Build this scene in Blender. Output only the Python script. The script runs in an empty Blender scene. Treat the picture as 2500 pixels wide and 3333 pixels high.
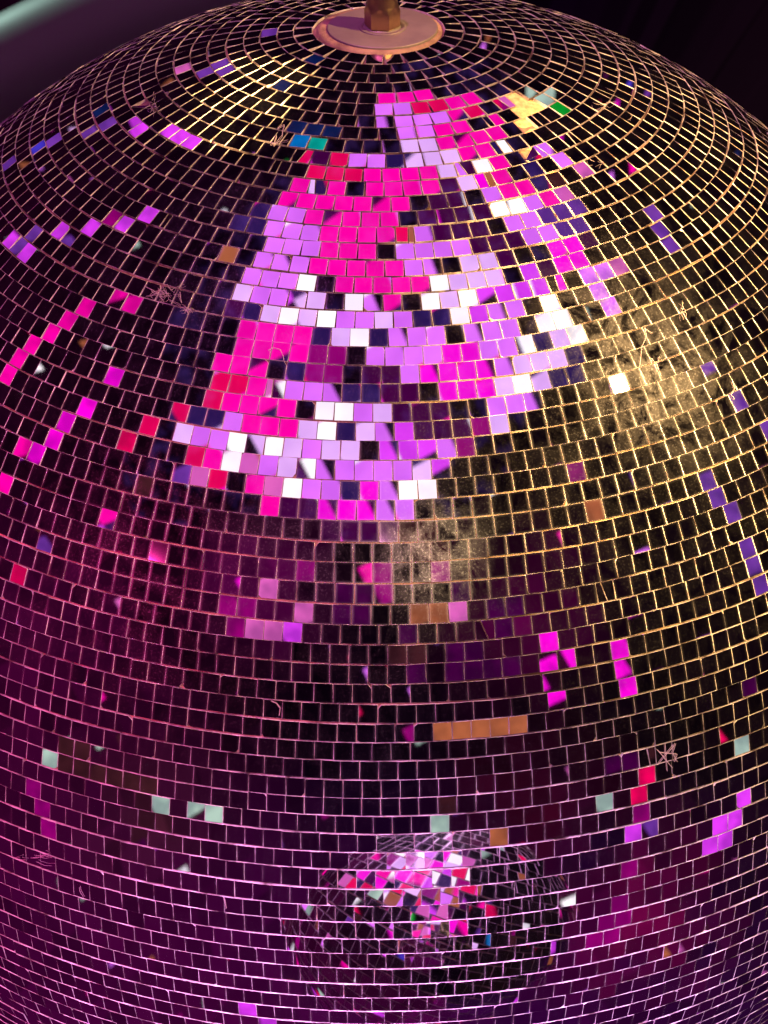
import bpy, bmesh, math, random
import numpy as np
from mathutils import Vector, Matrix

random.seed(7)
rng = np.random.default_rng(11)
C = bpy.context.scene.collection
sc = bpy.context.scene
S = 0.5                       # ball radius in metres
# fitted view of the ball (distance in radii, focal in px of a 3333 px high frame, row pitch, first row, view tilt, pitch)
D, F, H, T0, TC, PSI, PX, ROLL = 5.7716, 10965.4, 0.02866, 0.10007, 1.03591, 0.01899, 1240.5, 0.00425
CAM = D * np.array([0, -math.sin(TC), math.cos(TC)])
FW0 = -CAM / D
UP0 = np.cross([1, 0, 0], FW0)
FWD = math.cos(PSI) * FW0 + math.sin(PSI) * UP0
UPV = -math.sin(PSI) * FW0 + math.cos(PSI) * UP0
RGT = math.cos(ROLL) * np.array([1., 0, 0]) - math.sin(ROLL) * UPV
UPV = math.cos(ROLL) * UPV + math.sin(ROLL) * np.array([1., 0, 0])

# ------------------------------------------------------------------ camera
cam = bpy.data.cameras.new('camera')
cam_o = bpy.data.objects.new('camera', cam)
C.objects.link(cam_o)
cam.sensor_fit = 'VERTICAL'
cam.sensor_height = 24
cam.lens = F / 3333 * 24
cam.shift_x = (1250 - PX) / 3333
cam.clip_start = 0.05
cam.clip_end = 100
cam_o.matrix_world = Matrix([[RGT[i], UPV[i], -FWD[i], CAM[i] * S] for i in range(3)] + [[0, 0, 0, 1]])
cam.dof.use_dof = True
cam.dof.focus_distance = (D - 0.88) * S
cam.dof.aperture_fstop = 20
sc.camera = cam_o

# ------------------------------------------------------------------ palette of light swatches made up for the tiles to mirror
PAL = dict(P=(1.08, 0, .42), M=(1.08, 0, .78), E=(.80, .045, .98), L=(.84, .17, 1.08), V=(.92, .50, 1.1), W=(1.25, 1.15, 1.25),
           K=(.002, 0, .003), I=(.022, .007, .085), U=(.055, 0, .050), A=(.30, 0, .17), R=(.88, 0, .11),
           S=(.75, .12, .53), Q=(.17, .035, .38), O=(.43, .115, .05), C=(.05, .010, .016), T=(0, .43, .36),
           B=(0, .14, .48), N=(.004, .012, .085), Y=(.06, .035, .60), G=(0, .43, .03), Z=(.44, .60, .53), D=None)
BRIGHT = 'PLKVMUWEIRASO'                     # lit ceiling, as made-up swatch cells for the tiles to pick from
OUTER = 'PDMEDLQRDOASZDTBNDYGDCWVU'          # accent dots added in the dark surroundings to supply single tile colours
LOWER = ''.join('D' if c in 'TBNYGVI' else c for c in OUTER)
CELL, DOT = 0.03, 0.19
CR, SR = math.cos(math.radians(27)), math.sin(math.radians(27))      # swatch grid turned so colour edges cross the tiles at a slant
AX = np.array([0, -math.sin(TC), math.cos(TC)])
E2 = np.array([0, math.cos(TC), math.sin(TC)])

# ------------------------------------------------------------------ world (the dark club the mirrors see)
world = bpy.data.worlds.new('World')
sc.world = world
world.use_nodes = True
nt = world.node_tree
nt.nodes.clear()


class Sock:
    """a node socket that does arithmetic"""
    def __init__(s, n, x): s.n, s.x = n, x
    def _m(s, op, *a):
        nd = s.n.nodes.new('ShaderNodeMath'); nd.operation = op
        for i, v in enumerate((s,) + a):
            if isinstance(v, Sock): s.n.links.new(v.x, nd.inputs[i])
            else: nd.inputs[i].default_value = v
        return Sock(s.n, nd.outputs[0])
    def __add__(s, o): return s._m('ADD', o)
    __radd__ = __add__
    def __sub__(s, o): return s._m('SUBTRACT', o)
    def __rsub__(s, o): return (s * -1.0) + o
    def __mul__(s, o): return s._m('MULTIPLY', o)
    __rmul__ = __mul__
    def __truediv__(s, o): return s._m('DIVIDE', o)
    def __lt__(s, o): return s._m('LESS_THAN', o)
    def __gt__(s, o): return s._m('GREATER_THAN', o)
    def floor(s): return s._m('FLOOR')
    def sqrt(s): return s._m('SQRT')
    def abs(s): return s._m('ABSOLUTE')
    def fmod(s, o): return s._m('FLOORED_MODULO', o)
    def min(s, o): return s._m('MINIMUM', o)
    def max(s, o): return s._m('MAXIMUM', o)
    def clamp01(s):
        r = s._m('ADD', 0.0); r.x.node.use_clamp = True; return r


def mixc(n, fac, a, b, mode='MIX'):
    nd = n.nodes.new('ShaderNodeMix'); nd.data_type = 'RGBA'; nd.blend_type = mode
    for k, v in ((0, fac), (6, a), (7, b)):
        if isinstance(v, Sock): n.links.new(v.x, nd.inputs[k])
        elif k == 0: nd.inputs[0].default_value = v
        else: nd.inputs[k].default_value = (*v, 1)
    return Sock(n, nd.outputs[2])


def ramp(n, fac, cols):
    nd = n.nodes.new('ShaderNodeValToRGB'); cr = nd.color_ramp; cr.interpolation = 'CONSTANT'
    for i, c in enumerate(cols):
        e = cr.elements[i] if i < 2 else cr.elements.new(i / len(cols))
        e.position = i / len(cols); e.color = (*c, 1)
    n.links.new(fac.x, nd.inputs[0])
    return Sock(n, nd.outputs[0])


def noise(n, scale, detail=3, rough=.5, vec=None, dist=0.0):
    nd = n.nodes.new('ShaderNodeTexNoise'); nd.inputs['Scale'].default_value = scale
    nd.inputs['Detail'].default_value = detail; nd.inputs['Roughness'].default_value = rough
    nd.inputs['Distortion'].default_value = dist
    if vec is not None: n.links.new(vec, nd.inputs['Vector'])
    return Sock(n, nd.outputs[0])


def maprange(n, s, a, b, c=0., d=1.):
    nd = n.nodes.new('ShaderNodeMapRange'); n.links.new(s.x, nd.inputs[0])
    for i, v in enumerate((a, b, c, d)): nd.inputs[i + 1].default_value = v
    return Sock(n, nd.outputs[0])


tc = nt.nodes.new('ShaderNodeTexCoord')
sep = nt.nodes.new('ShaderNodeSeparateXYZ')
nt.links.new(tc.outputs['Generated'], sep.inputs[0])
dx, dy, dz = (Sock(nt, sep.outputs[i]) for i in range(3))
da = dy * float(AX[1]) + dz * float(AX[2])
db = dy * float(E2[1]) + dz * float(E2[2])
kk = ((da + 1.0).max(0.004)._m('POWER', -1.0) * 2.0).sqrt()
X, Y = dx * kk, db * kk
XR, YR = X * CR + Y * SR, Y * CR - X * SR
ci, cj = (XR / CELL).floor(), (YR / CELL).floor()
fx, fy = XR / CELL - ci - 0.5, YR / CELL - cj - 0.5
cxr, cyr = (ci + 0.5) * CELL, (cj + 0.5) * CELL
cxm, cym = cxr * CR - cyr * SR, cyr * CR + cxr * SR
zone = ((cxm - (cym * 0.35 - 0.33)).abs() < (1.35 - cym * 0.7).min(0.62)) * (cym > 0.17) * (cym < 1.72)
bri = ramp(nt, (ci + cj * 5.0).fmod(13.0) / 13.0 + 0.01, [PAL[c] for c in BRIGHT])
acc = ramp(nt, (ci + cj * 7.0).fmod(25.0) / 25.0 + 0.01, [PAL[c] or (0, 0, 0) for c in OUTER])
isd = ramp(nt, (ci + cj * 7.0).fmod(25.0) / 25.0 + 0.01, [(0,) * 3 if c == 'D' else (1,) * 3 for c in OUTER])
acl = ramp(nt, (ci + cj * 7.0).fmod(25.0) / 25.0 + 0.01, [PAL[c] or (0, 0, 0) for c in LOWER])
isl = ramp(nt, (ci + cj * 7.0).fmod(25.0) / 25.0 + 0.01, [(0,) * 3 if c == 'D' else (1,) * 3 for c in LOWER])
high = cym > 1.32
front = (X * X + Y * Y) < 3.3
acc = mixc(nt, high, acl, acc)
isd = mixc(nt, high, isl, isd) * front
dot = ((fx.abs().max(fy.abs())) < DOT) * isd
wn = nt.nodes.new('ShaderNodeTexWhiteNoise'); wn.noise_dimensions = '2D'
cv = nt.nodes.new('ShaderNodeCombineXYZ')
nt.links.new((ci * 0.5).floor().x, cv.inputs[0]); nt.links.new((cj * 0.5).floor().x, cv.inputs[1])
nt.links.new(cv.outputs[0], wn.inputs['Vector'])
rnd = Sock(nt, wn.outputs['Value'])
base = mixc(nt, ((Y * -0.75) - 0.42).clamp01(), (.0022, .0002, .0030), (.034, .0005, .055))       # floor glow
base = mixc(nt, ((X * -0.9) - 0.75 - Y * 0.9).clamp01() * 0.7, base, (.075, .0005, .045))           # magenta wash, left
base = mixc(nt, ((X * -0.8) - 0.15).clamp01() * 0.5, base, (.018, .0003, .011))
base = mixc(nt, ((X * 0.9) - 0.55).clamp01() * 0.45, base, (.012, .0045, .005))
for bx, by, br_, bc in ((-.37, -.05, .20, (.16, .001, .10)), (.43, -.12, .26, (.085, .001, .045)), (.80, -1.10, .34, (.14, .001, .05)),
                        (-1.1, -.2, .4, (.05, .0005, .028)), (-.75, -.75, .22, (.05, .008, .02)), (.5, -.78, .3, (.04, .001, .012))):  # soft glows added to the surroundings for dim streaks in the dark tiles
    q = (((X - bx) * (X - bx) + (Y - by) * (Y - by)).sqrt() / br_ * -0.62 + 1.0).clamp01()
    q = q * q * (noise(nt, 9, 2, .5, tc.outputs['Generated']) - 0.30).clamp01() * 4.2
    base = mixc(nt, q.clamp01(), base, bc)
base = mixc(nt, 1.0, base, mixc(nt, rnd, (.62, .62, .62), (1.30, 1.28, 1.25)), 'MULTIPLY')
nz2 = noise(nt, 130, 3, .6, tc.outputs['Generated'])
acc = mixc(nt, 1.0, acc, mixc(nt, maprange(nt, nz2, .40, .60), (.62, .62, .66), (1.15, 1.15, 1.1)), 'MULTIPLY')
out_c = mixc(nt, dot, base, acc)
nz = noise(nt, 42, 4, .6, tc.outputs['Generated'])
nz2 = noise(nt, 130, 3, .6, tc.outputs['Generated'])
bri = mixc(nt, 1.0, bri, mixc(nt, maprange(nt, nz, .38, .64), (.84, .80, .88), (1.12, 1.16, 1.08)), 'MULTIPLY')
indigo = mixc(nt, maprange(nt, nz2, .50, .70), (0, 0, 0), (.024, .010, .075))
bri = mixc(nt, 1.0, bri, indigo, 'ADD')
col = mixc(nt, zone, out_c, bri)
bg = nt.nodes.new('ShaderNodeBackground')
wo = nt.nodes.new('ShaderNodeOutputWorld')
nt.links.new(col.x, bg.inputs[0]); bg.inputs[1].default_value = 1.0
nt.links.new(bg.outputs[0], wo.inputs[0])
world.cycles.sampling_method = 'MANUAL'
world.cycles.sample_map_resolution = 512


def lamb(d):
    k = np.sqrt(2 / np.maximum(1 + d @ AX, 0.004))
    return d[..., 0] * k, (d @ E2) * k


BR = np.array(list(BRIGHT)); OU = np.array(list(OUTER)); LO = np.array(list(LOWER))


def env_code(d):
    x, y = lamb(d)
    xr, yr = x * CR + y * SR, y * CR - x * SR
    i, j = np.floor(xr / CELL), np.floor(yr / CELL)
    f = np.maximum(abs(xr / CELL - i - .5), abs(yr / CELL - j - .5))
    cx, cy = (i + .5) * CELL, (j + .5) * CELL
    cx, cy = cx * CR - cy * SR, cy * CR + cx * SR
    z = (abs(cx - (cy * .35 - .33)) < np.minimum(1.35 - .7 * cy, .62)) & (cy > .17) & (cy < 1.72)
    b = BR[((i + 5 * j) % 13).astype(int)]
    q = ((i + 7 * j) % 25).astype(int)
    o = np.where((f < DOT) & (x * x + y * y < 3.3), np.where(cy > 1.32, OU[q], LO[q]), 'D')
    return np.where(z, b, o)


# ------------------------------------------------------------------ lamps
def lamp(name, loc, target, power, color, size, angle=None, blend=1.0):
    l = bpy.data.lights.new(name, 'SPOT' if angle else 'POINT')
    l.energy = power; l.color = color; l.shadow_soft_size = size
    if angle: l.spot_size = math.radians(angle); l.spot_blend = blend
    o = bpy.data.objects.new(name, l); C.objects.link(o)
    o.location = loc
    o.rotation_euler = (Vector(target) - Vector(loc)).to_track_quat('-Z', 'Y').to_euler()
    return o


LAMPS = [
    # warm key from the right of the ball
    ('warm_spotlight', (2.6, -1.0, 2.9), (0.20, -0.1, 0.45), 1150, (1, .62, .26), .006, 27, 1.0),
    # golden lights from either side of the camera, aimed at the right flank
    ('golden_spot', (0.67, -2.55, 1.72), (0.42, -0.36, 0.18), 520, (1, .74, .32), .005, 15, 1.0),
    ('golden_spot', (-1.1, -2.6, 1.7), (0.55, -0.06, 0.30), 8500, (1, .64, .20), .005, 15, 1.0),
    ('golden_spot', (1.70, -2.1, 2.0), (-0.0826, -0.0677, 0.4885), 12000, (1, .66, .22), .005, 0.8, 1.0),  # added with the next two: narrow beams that draw the upper left glints
    ('golden_spot', (1.73, -2.1, 2.0), (-0.1006, -0.1005, 0.4794), 15000, (1, .66, .22), .005, 0.8, 1.0),
    ('golden_spot', (1.76, -2.1, 2.0), (-0.1182, -0.1318, 0.4676), 9000, (1, .66, .22), .005, 0.9, 1.0),
    ('golden_spot', (0.427, -2.366, 1.618), (0.037, -0.42, 0.268), 240, (1, .76, .36), .005, 4.0, 1.0),  # narrow beam added for the gold halo near the middle
    ('lilac_fill', (0.75, -2.9, 0.9), (0.17, -1.37, -0.71), 5000, (.90, .55, 1), .006, 24, .6),  # fill added to brighten the joint lines of the second ball
    ('magenta_spotlight', (-2.0, -2.1, 1.5), (-0.40, -0.3, -0.10), 620, (1, .03, .34), .005, 26, 1.0),
    ('rose_spotlight', (0.1, -2.5, 1.9), (-0.30, -0.35, 0.12), 420, (1, .34, .70), .005, 17, 1.0),
    ('violet_spotlight', (-0.9, -0.6, 3.3), (-0.05, -0.15, 0.3), 250, (.80, .14, .9), .01, 30, 1.0),
    ('lavender_spotlight', (-0.15, -2.45, 2.1), (0.09, -0.72, -0.52), 5200, (.80, .36, 1), .006, 26, 1.0),
]
for a in LAMPS: lamp(*a)

sc.view_settings.view_transform = 'Standard'
sc.view_settings.look = 'None'
sc.view_settings.exposure = 0
sc.view_settings.gamma = 1
sc.view_settings.use_curve_mapping = False
sc.cycles.use_denoising = True
sc.cycles.denoiser = 'OPENIMAGEDENOISE'
sc.cycles.max_bounces = 8
sc.cycles.glossy_bounces = 5
sc.cycles.sample_clamp_indirect = 4


# ------------------------------------------------------------------ materials
def mat(name):
    m = bpy.data.materials.new(name); m.use_nodes = True
    n = m.node_tree; n.nodes.clear()
    o = n.nodes.new('ShaderNodeOutputMaterial')
    return m, n, o


def objvec(n):
    t = n.nodes.new('ShaderNodeNewGeometry'); return t.outputs['Position']


DUST_GLOWS = [((.0369, -.4206, .2679), .046), ((.1703, -.2743, .3818), .075), ((.2108, -.2912, .3475), .09)]


def mirror_mat():
    m, n, o = mat('aged mirror glass')
    v = objvec(n)
    g = n.nodes.new('ShaderNodeBsdfGlossy'); g.inputs['Color'].default_value = (.93, .92, .93, 1)
    g.inputs['Roughness'].default_value = .008
    dustg = n.nodes.new('ShaderNodeBsdfGlossy'); dustg.inputs['Color'].default_value = (.75, .72, .68, 1)
    dustg.inputs['Roughness'].default_value = .42
    dd = n.nodes.new('ShaderNodeBsdfDiffuse'); dd.inputs['Color'].default_value = (.55, .5, .46, 1)
    md = n.nodes.new('ShaderNodeMixShader'); md.inputs[0].default_value = .12
    n.links.new(dustg.outputs[0], md.inputs[1]); n.links.new(dd.outputs[0], md.inputs[2])
    uvn = n.nodes.new('ShaderNodeUVMap'); uvn.uv_map = 'face'
    su = n.nodes.new('ShaderNodeSeparateXYZ'); n.links.new(uvn.outputs[0], su.inputs[0])
    uu, vv = Sock(n, su.outputs[0]).abs(), Sock(n, su.outputs[1]).abs()
    rim = maprange(n, uu.max(vv * 0.82), .64, 1.0)                     # rough rim added to each tile to imitate the glow beside joints
    rim = rim * rim * maprange(n, noise(n, 70, 4, .6, v), .35, .6, .35, 1.)
    smear = maprange(n, noise(n, 26, 5, .65, v, 1.2), .42, .72)
    speck = maprange(n, noise(n, 700, 2, .6, v), .56, .66)
    fine = maprange(n, noise(n, 240, 3, .6, v), .35, .75)
    # dusty places, laid on heavier to shape the gold glow there
    vn = n.nodes.new('ShaderNodeSeparateXYZ'); n.links.new(v, vn.inputs[0])
    px_, py_, pz_ = (Sock(n, vn.outputs[i]) for i in range(3))
    dust_glow = None
    for (cx_, cy_, cz_), r_ in DUST_GLOWS:
        dd_ = ((px_ - cx_) * (px_ - cx_) + (py_ - cy_) * (py_ - cy_) + (pz_ - cz_) * (pz_ - cz_)).sqrt()
        q = (1.0 - dd_ / r_).clamp01() * maprange(n, noise(n, 22, 6, .72, v, 2.2), .44, .60)
        dust_glow = q if dust_glow is None else dust_glow.max(q)
    fac = smear * 0.009 + speck * smear * 0.04 + fine * 0.0012 + 0.0004 + rim * 0.095 + dust_glow * 0.060 + dust_glow * speck * 0.11
    mx = n.nodes.new('ShaderNodeMixShader'); n.links.new(fac.x, mx.inputs[0])
    n.links.new(g.outputs[0], mx.inputs[1]); n.links.new(md.outputs[0], mx.inputs[2])
    n.links.new(mx.outputs[0], o.inputs[0])
    return m


def principled(name, color, rough, metal=0., bump=None, var=None, spec=.5):
    m, n, o = mat(name)
    p = n.nodes.new('ShaderNodeBsdfPrincipled')
    p.inputs['Base Color'].default_value = (*color, 1)
    p.inputs['Roughness'].default_value = rough; p.inputs['Metallic'].default_value = metal
    p.inputs['Specular IOR Level'].default_value = spec
    v = objvec(n)
    if var:
        sc_, other = var
        c = mixc(n, maprange(n, noise(n, sc_, 5, .6, v), .38, .66), color, other)
        n.links.new(c.x, p.inputs['Base Color'])
    if bump:
        b = n.nodes.new('ShaderNodeBump'); b.inputs['Distance'].default_value = bump[1]
        b.inputs['Strength'].default_value = bump[2]
        n.links.new(noise(n, bump[0], 4, .6, v).x, b.inputs['Height'])
        n.links.new(b.outputs[0], p.inputs['Normal'])
    n.links.new(p.outputs[0], o.inputs[0])
    return m


M_MIR = mirror_mat()
M_EDGE = principled('cut glass edge', (.66, .58, .56), .22, 0, (1500, .0006, 1.0), (55, (.10, .06, .06)), 1.0)
M_CORE = principled('dried amber glue', (.36, .22, .12), .6, 0, (260, .0012, .9), (48, (.13, .07, .045)), .3)
M_WASH = principled('painted steel washer', (.23, .185, .14), .5, .3, None, (30, (.18, .14, .11)))
M_NUT = principled('worn brass', (.62, .42, .22), .30, 1.0, (160, .00005, .4), (60, (.42, .26, .14)))
M_WEB = principled('dusty fibre', (.42, .31, .32), .6)

# ------------------------------------------------------------------ reading of the photograph, tile by tile
# row: (x of one joint near the middle in the 2500 px frame, colours to the left going left, colours to the right)
ROWS = {
 0: (1250, '', ''), 1: (1276, '', ''), 2: (1261, '', ''), 3: (1280, '', ''),
 4: (1229, 'KKKK', 'PPPKKKK'),
 5: (1280, 'LKKK', 'LRRPPK'),
 6: (1223, 'kKKK', 'lLLLpRKK'),
 7: (1171.5, 'KNNNI', 'KkLLPPKKK'),
 8: (1243, 'KKKTBKK', 'kVVPPPPK'),
 9: (1255.6, 'LLRUKKK', 'iVVVpPPK'),
 10: (1243, 'PRRRKK', 'PPPVvWPKK'),
 11: (1250, 'PkPpPKK', 'PPpUVVPKI'),
 12: (1273, 'pPPPPPKK', 'PKUUkLPPI'),
 13: (1299, 'PPPpPLLIKK', 'KUUUUWwLP'),
 14: (1287, 'pPPPLLLIIK', 'llUUUKlLQQ'),
 15: (1288, 'kPPPLLLKK', 'LLLLUUULLQQ'),
 16: (1253, 'PPPPLLLKOK', 'PLlKVVUKKMMU'),
 17: (1276, 'PPPKWLLLKK', 'PPWVVVKEUMM'),
 18: (1246, 'lWkVVLLVK', 'pKWVWeEEEUKL'),
 19: (1281, 'VLLWVWViU', 'LIIWELLkWKK'),
 20: (1264, 'iWVIPPPPKK', 'LLLkLLLKWWK'),
 21: (1253, 'LKAAPPPPK', 'LLLMMLLwiVWK'),
 22: (1241, 'UKAAikpPPK', 'ULmMMmlVVVIK'),
 23: (1239, 'IIlLLPPRRK', 'UUKMMMVWVIIK'),
 24: (1276, 'VLWWkPpPPRKK', 'UUUKKLLlKKK'),
 25: (1284, 'lVIWVPPPLIIr', 'EUUUAVKKK'),
 26: (1234, 'KVVLVWVWLLVKK', 'eEelAKKKK'),
 27: (1279, 'LLLlwVLSWPRK', 'LveKKKK'),
 28: (1234, 'MILLWSPKRSq', 'lWWKKK'),
 29: (1223, 'MMmUUPKKKK', 'lLKKK'),
 30: (1234, 'UUUKKK', 'UCCK'),
 31: (1275, 'KKKKKK', 'KCCKK'),
 32: (1214, 'pKKAKK', 'AKKAKK'),
 33: (1280, 'aUUKKKSKK', 'KKKUK'),
 34: (1271, 'KUUKSiiAAK', 'KOOSKUU'),
 35: (1234, 'KKKKESSA', 'KUKKKUU'),
 36: (1262, '', 'CCKUU'), 37: (1261, '', 'KUKUUUU'), 38: (1273, '', ''), 39: (1230, '', ''),
 40: (1285, '', 'aKOOOOOKK'),
 41: (1273, '', ''), 42: (1233, '', ''), 43: (1241, '', ''), 44: (1239, '', 'KKKCKK'),
 45: (1277, '', ''), 46: (1287, '', ''), 47: (1259, '', ''), 48: (1284, '', ''), 49: (1249, '', ''), 50: (1275, '', ''), 51: (1280, '', ''),
}
# single tiles elsewhere: x, y in the 2500 px frame, colour
PTS = [(829,15,'T'),(859,68,'Q'),(878,87,'Q'),(893,113,'Q'),(904,136,'Q'),(490,181,'Y'),(603,170,'Q'),(595,188,'Q'),(618,222,'S'),
 (686,218,'Q'),(708,230,'Q'),(735,252,'Q'),(422,181,'Q'),(377,196,'Q'),(343,358,'N'),(324,411,'Q'),(264,430,'Q'),(196,452,'Q'),(151,482,'Y'),
 (83,501,'Q'),(38,520,'Q'),(407,411,'E'),(430,437,'E'),(535,437,'E'),(573,456,'E'),(614,471,'E'),(904,286,'N'),(1010,196,'N'),(893,403,'Y'),
 (467,708,'E'),(392,742,'E'),(339,727,'A'),(279,753,'E'),(188,769,'E'),(226,784,'q'),(113,784,'Q'),(83,814,'E'),(23,806,'E'),(45,829,'Q'),
 (414,993,'P'),(362,993,'p'),(256,1020,'P'),(200,1057,'P'),(151,1099,'P'),(83,1133,'P'),(38,1182,'P'),(8,1227,'P'),(354,1234,'M'),
 (264,1340,'M'),(196,1381,'M'),(158,1430,'M'),(94,1475,'M'),(56,1478,'p'),(471,1392,'R'),(392,1441,'R'),(8,1581,'P'),(452,1573,'C'),
 (339,1671,'P'),(369,1686,'p'),(45,1870,'R'),(128,1783,'q'),(136,2469,'Z'),(192,2427,'C'),(249,2438,'C'),(196,2484,'C'),(249,2499,'C'),
 (301,2523,'C'),(362,2538,'C'),(414,2545,'C'),(475,2568,'C'),(501,2620,'Z'),(625,2651,'z'),(686,2654,'Z'),(120,2545,'A'),(128,2636,'A'),
 (136,2688,'A'),(821,3284,'E'),(866,3321,'E'),(1792,2084,'M'),(1789,2152,'M'),(1841,2152,'m'),(2026,2114,'M'),(2049,2167,'m'),(2052,2224,'M'),
 (1804,2284,'m'),(2116,2476,'R'),(2113,2521,'R'),(2003,2491,'U'),(2060,2485,'U'),(2418,2408,'Z'),(2425,1753,'Q'),(2448,1798,'Q'),(2471,1843,'Q'),
 (2485,1903,'Q'),(2440,2265,'U'),(1951,873,'L'),(1898,888,'L'),(1951,940,'L'),(2003,986,'L'),(2034,888,'S'),(1845,850,'M'),(2312,1219,'q'),
 (2410,1332,'Q'),(2493,1408,'Q'),(2305,1536,'Q'),(2335,1596,'Q'),(2388,1649,'Q'),(1890,1543,'A'),(1943,1664,'O'),(2120,705,'Q'),(2150,754,'Q'),
 (2192,810,'Q'),(1977,2624,'Z'),(1446,2688,'Z'),(2343,2670,'E'),(2425,2598,'E'),(2414,2673,'E'),(2320,2734,'E'),(2365,2711,'E'),(2071,2719,'E'),
 (2124,2696,'q'),(2101,2598,'R'),(2101,2666,'A'),(2064,2824,'A'),(1600,2734,'O'),(1634,2726,'O'),(1536,2801,'O'),
 (1950,2990,'A'),(2010,2950,'A'),(1930,3060,'A'),(1990,3060,'A'),(2020,3010,'A'),
 (1734,645,'L'),(1786,629,'P'),(1828,609,'S'),(1770,685,'Q'),(1821,669,'Q'),(1864,652,'q'),(1680,663,'w'),(1723,703,'L'),(1672,714,'L'),
 (1839,728,'Q'),(1879,703,'Q'),(1792,743,'L'),(1794,504,'S'),(1835,540,'L'),(1890,558,'S'),(1756,584,'I'),(1803,577,'C'),
 (1824,341,'G'),(1745,331,'Z'),(1770,312,'Z'),(1792,294,'z'),(1723,284,'z')]
# places where tiles have fallen off (x, y, rx, ry) and where they are cracked
BARE = [(1672, 318, 40, 18), (1712, 352, 40, 22), (1690, 395, 32, 16), (1745, 438, 24, 16), (1725, 470, 24, 12), (1790, 556, 16, 14)]
CRACK = [(1605, 390), (1640, 355), (1715, 415), (1760, 395), (1735, 490), (1490, 535), (1560, 590), (1300, 765), (1340, 775), (1010, 600),
         (905, 455), (900, 410), (1015, 500), (920, 540), (1830, 905), (880, 1240), (2130, 2480), (1985, 1940), (1590, 2045), (1630, 490),
         (1780, 470), (1950, 300), (480, 330), (520, 690), (1870, 460)]


def proj(P):
    d = P - CAM
    z = d @ FWD
    return np.stack([PX + F * (d @ RGT) / z, 1666.5 - F * (d @ UPV) / z], -1)


def sph(t, f):
    return np.stack([np.sin(t) * np.sin(f), -np.sin(t) * np.cos(f), np.cos(t)], -1)


W = H * 0.950                 # tile pitch along the row
THICK = 0.0056


def basis(n, fi):
    e = np.array([math.cos(fi), math.sin(fi), 0.0])     # towards growing x along the row
    e = e - n * (e @ n); e /= np.linalg.norm(e)
    return e, np.cross(n, e)                              # second: up towards the pole


def tilted(n, e, u, a, b):
    v = n + e * math.tan(a) + u * math.tan(b)
    return v / np.linalg.norm(v)


# candidate tilts sorted by size
_g = np.linspace(-.095, .095, 97)
CAND = np.array([(a, b) for a in _g for b in _g if a * a + b * b < .095 ** 2])
CAND = CAND[np.argsort((CAND ** 2).sum(1))]
BALL2_C = np.array([0.34, -2.74, -1.42]); BALL2_R = 1.0


FAILS = []


def solve(P, n, e, u, code, j0):
    """tilt (a, b) near j0 whose mirror direction shows the wanted light over the whole tile"""
    half = W * (.47 if code in 'DK' else .38)
    want = code.upper(); mixd = code.islower()
    if want == 'D' or (want == 'K'): ok = 'DK'
    else: ok = want
    cand = CAND * 1.0 + j0
    for lo in range(0, len(CAND), 150):
        c = cand[lo:lo + 150]
        v = n + np.tan(c[:, :1]) * e + np.tan(c[:, 1:]) * u
        v /= np.linalg.norm(v, axis=1)[:, None]
        hits = []
        for sx, sy in ((0, 0), (1, 1), (-1, 1), (1, -1), (-1, -1)):
            p = P + e * sx * half + u * sy * half
            d = p - CAM; d /= np.linalg.norm(d)
            r = d - 2 * (v @ d)[:, None] * v
            hits.append(env_code(r))
        h = np.array(hits)                       # 5 x m
        good = np.isin(h, list(ok))
        if mixd:
            dark = np.isin(h, list('KIUD'))
            g = good[0] & (dark.sum(0) >= 1) & ((good | dark).all(0))
        else:
            g = good.all(0)
        if g.any(): return c[np.argmax(g)]
    if mixd: return solve(P, n, e, u, want, j0)
    FAILS.append((code, P)); return j0


# ------------------------------------------------------------------ lay the tiles
tiles = []                    # dict per tile
nrows = int((math.pi - 2 * T0) / H)
# row joints read down the middle of the photograph: the rows of the old ball are not all equally high
JOINTS = [177, 209, 238, 270, 302, 338, 378, 416, 456, 500, 546, 591, 640, 690, 740, 793, 846, 900, 955, 1012, 1069, 1130, 1191, 1251, 1312,
          1373, 1434, 1498, 1565, 1629, 1697, 1767, 1831, 1899, 1965, 2033, 2099, 2164, 2229, 2293, 2355, 2416, 2476, 2538, 2599, 2658, 2716, 2776,
          2832, 2893, 2949, 3002, 3057, 3106, 3154, 3204, 3248, 3291, 3332]
EDGE = []
for k, y in enumerate(JOINTS):
    t = T0 + H * k
    for _ in range(15):
        a, b = proj(sph(t, 0.0))[1], proj(sph(t + 1e-4, 0.0))[1]
        t += (y - a) / ((b - a) / 1e-4)
    EDGE.append(t)
assert all(.5 < (b - a) / H < 1.6 for a, b in zip(EDGE, EDGE[1:]))
while len(EDGE) <= nrows: EDGE.append(EDGE[-1] + H)
for k in range(nrows):
    th = (EDGE[k] + EDGE[k + 1]) / 2
    sn = math.sin(min(th, math.pi - th) - H * .25)
    N = int(2 * math.pi * sn / W)
    dphi = 2 * math.pi / N
    ax, left, right = ROWS.get(k, (1240 + random.uniform(-32, 32), '', ''))
    fa = 0.0
    for _ in range(8):
        x0 = proj(sph(th, fa))[0]; x1 = proj(sph(th, fa + 1e-4))[0]
        fa += (ax - x0) / ((x1 - x0) / 1e-4)
    for i in range(N):
        ii = i if i < N / 2 else i - N
        fi = fa + (ii + .5) * dphi
        code = 'D'
        if ii >= 0 and ii < len(right): code = right[ii]
        if ii < 0 and -ii - 1 < len(left): code = left[-ii - 1]
        tiles.append(dict(k=k, th=th + .0007 * math.sin(fi * 3 + k * .8) + .0005 * math.sin(fi * 11 + k * 2.1), fi=fi, code=code, h=EDGE[k + 1] - EDGE[k]))
TH = np.array([t['th'] for t in tiles]); FI = np.array([t['fi'] for t in tiles])
POS = sph(TH, FI)
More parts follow.
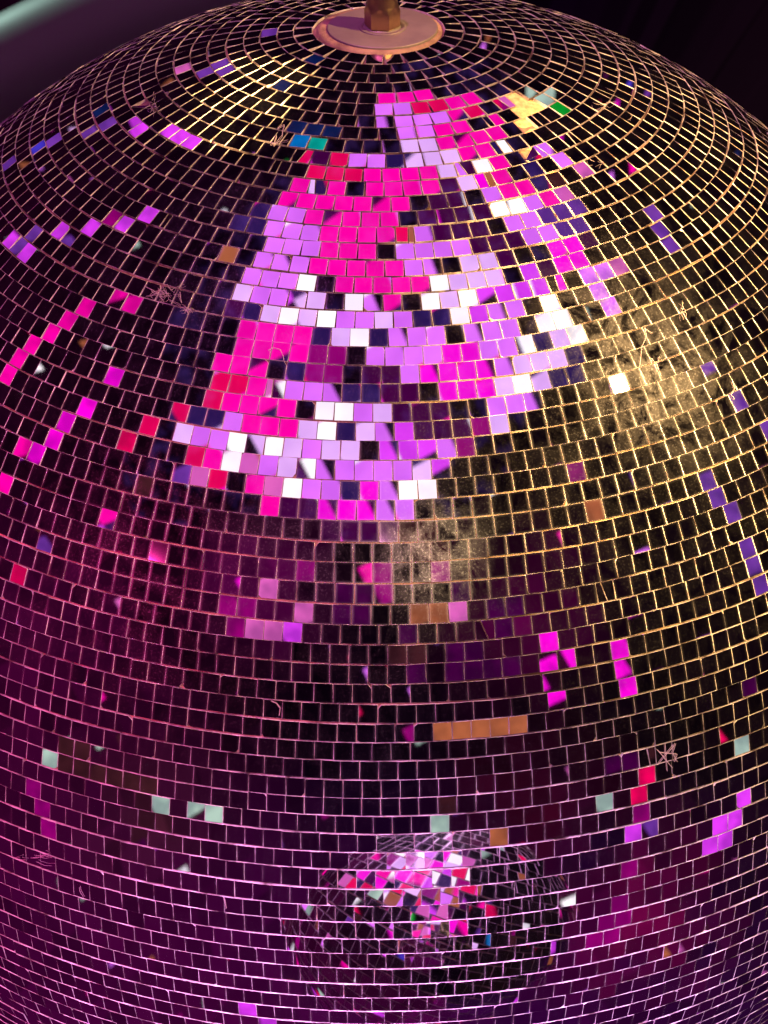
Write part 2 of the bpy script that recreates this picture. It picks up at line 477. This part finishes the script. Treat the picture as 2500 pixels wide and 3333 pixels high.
PR = proj(POS)
VIS = ((CAM - POS) * POS).sum(1) > 0.0
VIS &= (PR[:, 0] > -60) & (PR[:, 0] < 2560) & (PR[:, 1] > -60) & (PR[:, 1] < 3400)
vi = np.nonzero(VIS)[0]
for x, y, c in PTS:
    q = vi[np.argmin(((PR[vi] - (x, y)) ** 2).sum(1))]
    tiles[q]['code'] = c
for x, y, rx, ry in BARE:
    for q in vi[(((PR[vi] - (x, y)) / (rx, ry)) ** 2).sum(1) < 1]: tiles[q]['gone'] = True
for x, y in CRACK:
    q = vi[np.argmin(((PR[vi] - (x, y)) ** 2).sum(1))]
    tiles[q]['crack'] = True


def hits_ball2(P, r):
    oc = P - BALL2_C
    b = oc @ r
    return b < 0 and b * b - (oc @ oc - (BALL2_R * 1.02) ** 2) > 0


def poly_tile(P, e, u, n, poly):
    """poly: 2D outline of the tile face (counter-clockwise) -> verts and faces with a chamfered, cut edge"""
    m = len(poly)
    c = np.mean(poly, 0)
    ch = W * .007
    ins = []
    for q in poly:
        d = q - c; L = np.linalg.norm(d); ins.append(q - d / L * ch * 1.3)
    top = [P + e * q[0] + u * q[1] for q in ins]
    mid = [P + e * q[0] + u * q[1] - n * ch * .8 for q in poly]
    bot = [P + e * q[0] + u * q[1] - n * THICK for q in poly]
    V = top + mid + bot
    Fs = [tuple(range(m))]; Mi = [0]
    UV = [tuple(q / (W * .5)) for q in ins]
    for a in range(m):
        b = (a + 1) % m
        Fs.append((a, m + a, m + b, b)); Mi.append(1)
        Fs.append((m + a, 2 * m + a, 2 * m + b, m + b)); Mi.append(1)
    return V, Fs, Mi, UV


def tile_shapes(t, P, vis, plain=False):
    """pieces (verts, faces, material indices) of one tile"""
    n = P.copy()
    e, u = basis(n, t['fi'])
    rot = rng.normal(0, .010)
    e, u = e * math.cos(rot) + u * math.sin(rot), u * math.cos(rot) - e * math.sin(rot)
    j0 = rng.normal(0, .0075, 2)
    code = t['code']
    if code in 'PMELVW' and rng.random() < .05: code = code.lower()
    d = P - CAM; d /= np.linalg.norm(d)
    if vis and not plain:
        r = d - 2 * (d @ n) * n
        if not (code == 'D' and hits_ball2(P, r)):
            j0 = solve(P, n, e, u, code, j0 * (.5 if code != 'D' else 1))
    nn = tilted(n, e, u, *j0)
    e2 = e - nn * (e @ nn); e2 /= np.linalg.norm(e2); u2 = np.cross(nn, e2)
    hw = W * (.478 if t['k'] < 20 else .486 if t['k'] < 36 else .4955 if t['k'] < 46 else .4975) * (1 + rng.normal(0, .006)); hh = t['h'] * (.466 if t['k'] < 20 else .484 if t['k'] < 34 else .473) * (1 + rng.normal(0, .006))
    q = np.array([(-hw, -hh), (hw, -hh), (hw, hh), (-hw, hh)]) + rng.normal(0, W * .008, (4, 2))
    if vis and rng.random() < .10:                       # a chipped corner
        a = rng.integers(4); w_ = .10 + .12 * rng.random()
        p0, p1, p2 = q[a], q[(a + 1) % 4], q[a - 1]
        q = np.insert(np.delete(q, a, 0), a, [p0 + (p2 - p0) * w_, p0 + (p1 - p0) * w_ * rng.uniform(.6, 1.4)], 0)
    P2 = P + n * rng.normal(0, .00022)
    if t.get('crack'):
        s0, s1 = rng.uniform(.25, .75, 2); g = W * .03
        if len(q) > 4: q = q[:4]
        a, b, c_, d_ = q
        m0, m1 = a + (b - a) * s0, d_ + (c_ - d_) * s1
        out = []
        for poly, sgn in ((np.array([a, m0 - (g, 0), m1 - (g, 0), d_]), -1), (np.array([m0 + (g, 0), b, c_, m1 + (g, 0)]), 1)):
            n3 = tilted(nn, e2, u2, *(rng.normal(0, .03, 2)))
            e3 = e2 - n3 * (e2 @ n3); e3 /= np.linalg.norm(e3); u3 = np.cross(n3, e3)
            cc = poly.mean(0)
            out.append(poly_tile(P2 + e2 * cc[0] + u2 * cc[1], e3, u3, n3, poly - cc))
        return out
    return [poly_tile(P2, e2, u2, nn, q)]


def build(name, pieces, mats, parent, origin=np.zeros(3)):
    V, Fs, Mi, U = [], [], [], []
    for v, f, m, uv in pieces:
        U += uv + [(0., 0.)] * (sum(len(g) for g in f) - len(uv))
        o = len(V); V += [tuple((x - origin) * S) for x in v]
        Fs += [tuple(i + o for i in g) for g in f]; Mi += m
    me = bpy.data.meshes.new(name); me.from_pydata(V, [], Fs)
    for m in mats: me.materials.append(m)
    me.polygons.foreach_set('material_index', Mi)
    me.uv_layers.new(name='face').data.foreach_set('uv', np.array(U, dtype=np.float32).ravel())
    me.update()
    ob = bpy.data.objects.new(name, me); C.objects.link(ob)
    ob.location = origin * S
    ob.parent = parent
    return ob


def empty(name, label, cat, group=None, loc=(0, 0, 0)):
    o = bpy.data.objects.new(name, None); C.objects.link(o); o.location = loc
    o.empty_display_size = .05
    o['label'] = label; o['category'] = cat
    if group: o['group'] = group
    return o


ball = empty('mirror_ball', 'large old mirror ball filling the frame, missing tiles near its top bolt', 'mirror ball', 'mirror balls')

# projected size decides which hundred tiles are parts of their own
area = np.where(VIS, (np.maximum(((CAM - POS) * POS).sum(1), 0)) / ((CAM - POS) ** 2).sum(1) ** 1.5, 0)
inside = (PR[:, 0] > 20) & (PR[:, 0] < 2480) & (PR[:, 1] > 20) & (PR[:, 1] < 3310)
area = area * inside
lit = np.array([t['code'] not in 'DK' for t in tiles]) & inside
area = area * np.where(lit, 1.35, 1.0)
big = set(np.argsort(-area)[:100].tolist())
rest, rest2 = [], []
WORD = dict(P='hot pink', M='magenta', E='bright violet', L='lavender', V='pale lavender', W='white', R='red pink', O='orange',
            S='dusty pink', Q='purple', A='crimson', I='indigo', U='plum')
for i, t in enumerate(tiles):
    if t.get('gone'): continue
    sh = tile_shapes(t, POS[i], VIS[i])
    if i in big:
        ob = build('mirror_tile', sh, [M_MIR, M_EDGE], ball, POS[i])
        c = t['code'].upper()
        if c in WORD: ob['label'] = 'mirror tile reflecting %s light' % WORD[c]
    else:
        rest += sh
r_ob = build('mirror_tiles', rest, [M_MIR, M_EDGE], ball)
r_ob['kind'] = 'stuff'


# core shell with dried glue
def core_mesh():
    bm = bmesh.new()
    bmesh.ops.create_uvsphere(bm, u_segments=256, v_segments=160, radius=(1 - THICK * .92) * S)
    for f in bm.faces: f.smooth = True
    me = bpy.data.meshes.new('core'); bm.to_mesh(me); bm.free(); me.materials.append(M_CORE)
    return me


core = bpy.data.objects.new('core', core_mesh()); C.objects.link(core); core.parent = ball


# ------------------------------------------------------------------ fitting on the pole
def lathe(name, prof, m, parent, seg=96, z0=0., smooth=True, loc=(0, 0, 0)):
    bm = bmesh.new(); rings = []
    for r, z in prof:
        rings.append([bm.verts.new((r * math.cos(2 * math.pi * a / seg), r * math.sin(2 * math.pi * a / seg), z)) for a in range(seg)]
                     if r > 1e-6 else [bm.verts.new((0, 0, z))])
    for A, B in zip(rings, rings[1:]):
        for a in range(seg):
            b = (a + 1) % seg
            if len(A) == 1: bm.faces.new((A[0], B[a], B[b]))
            elif len(B) == 1: bm.faces.new((A[a], B[0], A[b]))
            else: bm.faces.new((A[a], B[a], B[b], A[b]))
    bmesh.ops.recalc_face_normals(bm, faces=bm.faces)
    for f in bm.faces: f.smooth = smooth
    me = bpy.data.meshes.new(name); bm.to_mesh(me); bm.free(); me.materials.append(m)
    o = bpy.data.objects.new(name, me); C.objects.link(o); o.location = loc; o.parent = parent
    return o


RW = math.sin(T0) * .87 * S
zt = math.cos(T0) * S + .0006
ring = lathe('glue_ring', [(RW * 1.15, -.004), (RW * 1.13, .0002), (RW * 1.05, .0012), (RW * .96, .0018), (RW * .9, .0016)], M_CORE, ball, loc=(0, 0, zt - .0009))
NX = .0026
wash = lathe('washer', [(RW, -.002), (RW, .0016), (RW * .992, .0021), (RW * .975, .0023), (RW * .45, .0023), (0, .0023)], M_WASH, ball, loc=(NX, -.0016, zt))
wt = zt + .0023
col_ = lathe('inner_washer', [(RW * .43, 0), (RW * .43, .0006), (RW * .415, .0009), (RW * .36, .0009), (RW * .355, .00020), (RW * .33, .00020), (RW * .325, .001), (.001, .001)], M_WASH, wash, loc=(0, 0, .0023))


def hexnut():
    bm = bmesh.new()
    R1 = .0142; Rc = R1 * .868
    prof_rings = []
    seg = 72
    def hexr(a, r):
        s = (a + math.pi / 6) % (math.pi / 3) - math.pi / 6
        return r * math.cos(math.pi / 6) / math.cos(s)
    zs = [(0, 'h', .93), (.0012, 'h', 1.), (.0150, 'h', 1.)]
    rings = []
    off = math.radians(22)
    for z, kind, f in [(0, 'h', .93), (.0014, 'h', 1.0), (.0135, 'h', 1.0), (.0170, 'm', 1.0), (.0176, 'c', .88), (.0186, 'c', .85)]:
        vs = []
        for a in range(seg):
            an = 2 * math.pi * a / seg
            r = hexr(an, R1)
            if kind == 'm': r = min(r, Rc * 1.03)
            if kind == 'c': r = R1 * f
            vs.append(bm.verts.new((r * f * math.cos(an + off) if kind == 'h' else r * math.cos(an + off),
                                    r * f * math.sin(an + off) if kind == 'h' else r * math.sin(an + off), z)))
        rings.append(vs)
    Rd = R1 * .845
    for q in range(0, 11):
        an = math.pi / 2 * q / 10
        z = .0226 + math.sin(an) * Rd * 1.12; r = Rd * math.cos(an)
        if q == 10: rings.append([bm.verts.new((0, 0, z))])
        else: rings.append([bm.verts.new((r * math.cos(2 * math.pi * a / seg + off), r * math.sin(2 * math.pi * a / seg + off), z)) for a in range(seg)])
    for A, B in zip(rings, rings[1:]):
        for a in range(seg):
            b = (a + 1) % seg
            if len(B) == 1: bm.faces.new((A[a], B[0], A[b]))
            else: bm.faces.new((A[a], B[a], B[b], A[b]))
    bmesh.ops.recalc_face_normals(bm, faces=bm.faces)
    for f in bm.faces: f.smooth = f.calc_center_median().z > .0125
    me = bpy.data.meshes.new('domed_nut'); bm.to_mesh(me); bm.free(); me.materials.append(M_NUT)
    o = bpy.data.objects.new('domed_nut', me); C.objects.link(o); o.parent = ball; o.location = (NX, -.0016, wt + .0009)
    return o


hexnut()

# ------------------------------------------------------------------ the second ball, seen in the lower tiles
ball2 = empty('mirror_ball', 'smaller-looking mirror ball seen only as a reflection in the lower tiles', 'mirror ball', 'mirror balls',
              tuple(BALL2_C * S))
for src, nm in ((core, 'core'),):
    o = src.copy(); C.objects.link(o); o.parent = ball2; o.name = 'core'
b2 = []
for i, t in enumerate(tiles):
    t2 = dict(t, code='D', gone=False, crack=False)
    b2 += tile_shapes(t2, POS[i], False, True)
o = build('mirror_tiles', b2, [M_MIR, M_EDGE], ball2); o['kind'] = 'stuff'
ball2.rotation_euler = (math.radians(38), math.radians(4), math.radians(40))


# ------------------------------------------------------------------ the blurred pipe behind, top left
def ray(x, y):
    d = FWD + RGT * (x - PX) / F + UPV * (1666.5 - y) / F
    return d / np.linalg.norm(d)


def tube(bm, pts, r0, r1=None, seg=6):
    pts = [Vector(p) for p in pts]; rings = []
    for i, p in enumerate(pts):
        t = (pts[min(i + 1, len(pts) - 1)] - pts[max(i - 1, 0)]).normalized()
        a = t.orthogonal().normalized(); b = t.cross(a)
        if rings:                                  # keep the frame from twisting
            a = (pa - t * pa.dot(t)).normalized(); b = t.cross(a)
        pa = a
        f = i / max(len(pts) - 1, 1); r = r0 if r1 is None else r0 + (r1 - r0) * f
        rings.append([bm.verts.new(p + (a * math.cos(2 * math.pi * k / seg) + b * math.sin(2 * math.pi * k / seg)) * r) for k in range(seg)])
    for A, B in zip(rings, rings[1:]):
        for k in range(seg): bm.faces.new((A[k], A[(k + 1) % seg], B[(k + 1) % seg], B[k]))
    bm.faces.new(rings[0][::-1]); bm.faces.new(rings[-1])


M_PIPE = principled('grey enamel', (.07, .085, .078), .5)
bm = bmesh.new()
dist = 7.0
PC = Vector(CAM * S + ray(60, 110) * dist)
lamp('greenish_rim_light', PC + Vector((-RGT * .50 + UPV * .86 + FWD * .42) * 1.4), PC, 50, (.62, 1, .84), .05, 80, .6)  # lamp added to graze the pipe and make its edge streak
pts = []
for q in range(-3, 15):
    x = -700 + q * 110
    y = 262 - (x - 112) * .52 + ((x - 60) / 1000) ** 2 * 160
    pts.append((CAM * S + ray(x, y) * dist))
tube(bm, pts, .155, seg=48)
for f in bm.faces: f.smooth = len(f.verts) == 4
me = bpy.data.meshes.new('pipe'); bm.to_mesh(me); bm.free(); me.materials.append(M_PIPE)
po = bpy.data.objects.new('pipe', me); C.objects.link(po)
po['label'] = 'blurred grey-green curved pipe in the dark behind the ball, top left corner'; po['category'] = 'pipe'


# ------------------------------------------------------------------ cobwebs and lint caught on tile corners
def on_ball(x, y, lift=.0012):
    d = ray(x, y); b = CAM @ d; c = CAM @ CAM - (1 + lift) ** 2
    s_ = -b - math.sqrt(max(b * b - c, 0))
    return (CAM + d * s_) * S


def web(name, cat, label, strands, r=.00010, group='cobwebs and lint on the mirror ball'):
    bm = bmesh.new()
    for st in strands:
        P = [on_ball(*p[:2], lift=(p[2] if len(p) > 2 else .0015)) for p in st]
        n = len(P); Q = []
        for a in range(n - 1):
            for q in range(5):
                f = q / 5; Q.append(P[a] * (1 - f) + P[a + 1] * f + rng.normal(0, .00008, 3))
        Q.append(P[-1])
        tube(bm, Q, r, r * .7, 5)
    me = bpy.data.meshes.new(name); bm.to_mesh(me); bm.free(); me.materials.append(M_WEB)
    o = bpy.data.objects.new(name, me); C.objects.link(o)
    o['label'] = label; o['category'] = cat; o['group'] = group
    return o


def tuft(cx, cy, rx, ry, n, seed):
    g = np.random.default_rng(seed); out = []
    for _ in range(n):
        a = g.uniform(0, 6.28); p = [(cx + g.normal(0, rx * .3), cy + g.normal(0, ry * .3), .002 + .003 * g.random())]
        for s_ in range(3):
            a += g.normal(0, .9)
            p.append((p[-1][0] + math.cos(a) * rx * .45, p[-1][1] + math.sin(a) * ry * .45, .0015 + .004 * g.random()))
        out.append(p)
    return out


M_GLUE_LIT = principled('bare glue in gold-lit colour', (.80, .50, .20), .6, 0, (420, .0006, .8), (230, (.50, .26, .10)), .3)  # brighter glue colour, with the gold light on the bare places put in
for x, y, rx, ry in BARE:
    bm = bmesh.new()
    ring_ = []
    for a in range(28):
        an = 2 * math.pi * a / 28
        w_ = 1.45 + .18 * math.sin(an * 3 + x) + .10 * math.sin(an * 7 + y)
        ring_.append((x + rx * w_ * math.cos(an), y + ry * w_ * math.sin(an)))
    lay = []
    for f_, lf in ((1., -.0050), (.8, -.0040), (.4, -.0036)):
        lay.append([bm.verts.new(on_ball(x + (p[0] - x) * f_, y + (p[1] - y) * f_, lf)) for p in ring_])
    cv_ = bm.verts.new(on_ball(x, y, -.0035))
    for A, B in zip(lay, lay[1:]):
        for k_ in range(28): bm.faces.new((A[k_], A[(k_ + 1) % 28], B[(k_ + 1) % 28], B[k_]))
    for k_ in range(28): bm.faces.new((lay[-1][k_], lay[-1][(k_ + 1) % 28], cv_))
    bmesh.ops.recalc_face_normals(bm, faces=bm.faces)
    me = bpy.data.meshes.new('glue_patch'); bm.to_mesh(me); bm.free(); me.materials.append(M_GLUE_LIT)
    po_ = bpy.data.objects.new('glue_patch', me); C.objects.link(po_); po_.parent = core
    po_['label'] = 'bare glue in gold-lit colour where mirror tiles have fallen off'

web('cobweb', 'cobweb', 'thickest pink cobweb tuft, left of the bright patch on dark tiles',
    tuft(545, 955, 42, 24, 13, 3) + [[(470, 930), (500, 945), (520, 960)], [(475, 965), (510, 955)], [(585, 950), (590, 985)]])
web('cobweb', 'cobweb', 'small pale cobweb just below the thickest tuft', tuft(612, 1010, 20, 16, 8, 4))
web('cobweb', 'cobweb', 'straw-like star of fibres beside the red tiles at lower right',
    [[(2140, 2440), (2190, 2500)], [(2195, 2425), (2140, 2490)], [(2150, 2450), (2205, 2455), (2195, 2480)], [(2165, 2420), (2172, 2510)], [(2200, 2420), (2190, 2450), (2205, 2480)]], .00016)
web('fibre', 'fibre', 'bent pale fibre hanging over tiles under the white squares at right',
    [[(2100, 1065), (2104, 1095), (2090, 1130), (2082, 1200), (2098, 1230)], [(2098, 1068), (2125, 1085)]], .00016)
web('fibre', 'fibre', 'second bent pink fibre, beside the gold edged tiles at right',
    [[(2120, 1165), (2140, 1190), (2152, 1225), (2140, 1190), (2146, 1160)]], .00016)
web('fibre', 'fibre', 'curled brown fibre at the far right edge tiles', [[(2385, 1240), (2392, 1265), (2380, 1285), (2392, 1300)]], .00016)
web('fibre', 'fibre', 'arched pink fibre over hot pink tiles', [[(873, 1140), (890, 1132), (912, 1136), (922, 1160), (925, 1178)]], .00016)
web('fibre', 'fibre', 'short pale fibre curving under a dark tile left of the lower middle', [[(882, 2282), (900, 2290), (912, 2306), (908, 2330)]], .00016)
web('fibre', 'fibre', 'white fibre curl on purple tiles at lower left', [[(258, 2888), (262, 2905), (272, 2922)]], .00016)
web('fibre', 'fibre', 'white fibre curl left of the reflected ball', [[(726, 2918), (732, 2935), (736, 2958)]], .00016)
web('cobweb', 'cobweb', 'red-lit cobweb at the lower left edge', tuft(120, 2800, 50, 18, 5, 8))
web('cobweb', 'cobweb', 'thin cobweb strands between tiles above the blue ones, left of centre', [[(905, 415), (925, 405), (918, 440), (890, 475)], [(880, 470), (905, 462), (938, 455)], [(900, 440), (892, 470)]], .00016)
web('cobweb', 'cobweb', 'tangle of pale fibres right of the bare patch', tuft(1965, 345, 30, 14, 3, 12) + tuft(2050, 390, 20, 10, 1, 15))
web('cobweb', 'cobweb', 'pale fibres crossing the dark tiles far right of the washer', tuft(1945, 530, 26, 12, 2, 22))
web('cobweb', 'cobweb', 'small lint near the reddish blur right of the lavender tiles', tuft(2220, 1010, 18, 22, 5, 31))
web('cobweb', 'cobweb', 'faint lint on the dark tiles in the left upper part', tuft(500, 340, 18, 22, 6, 35))
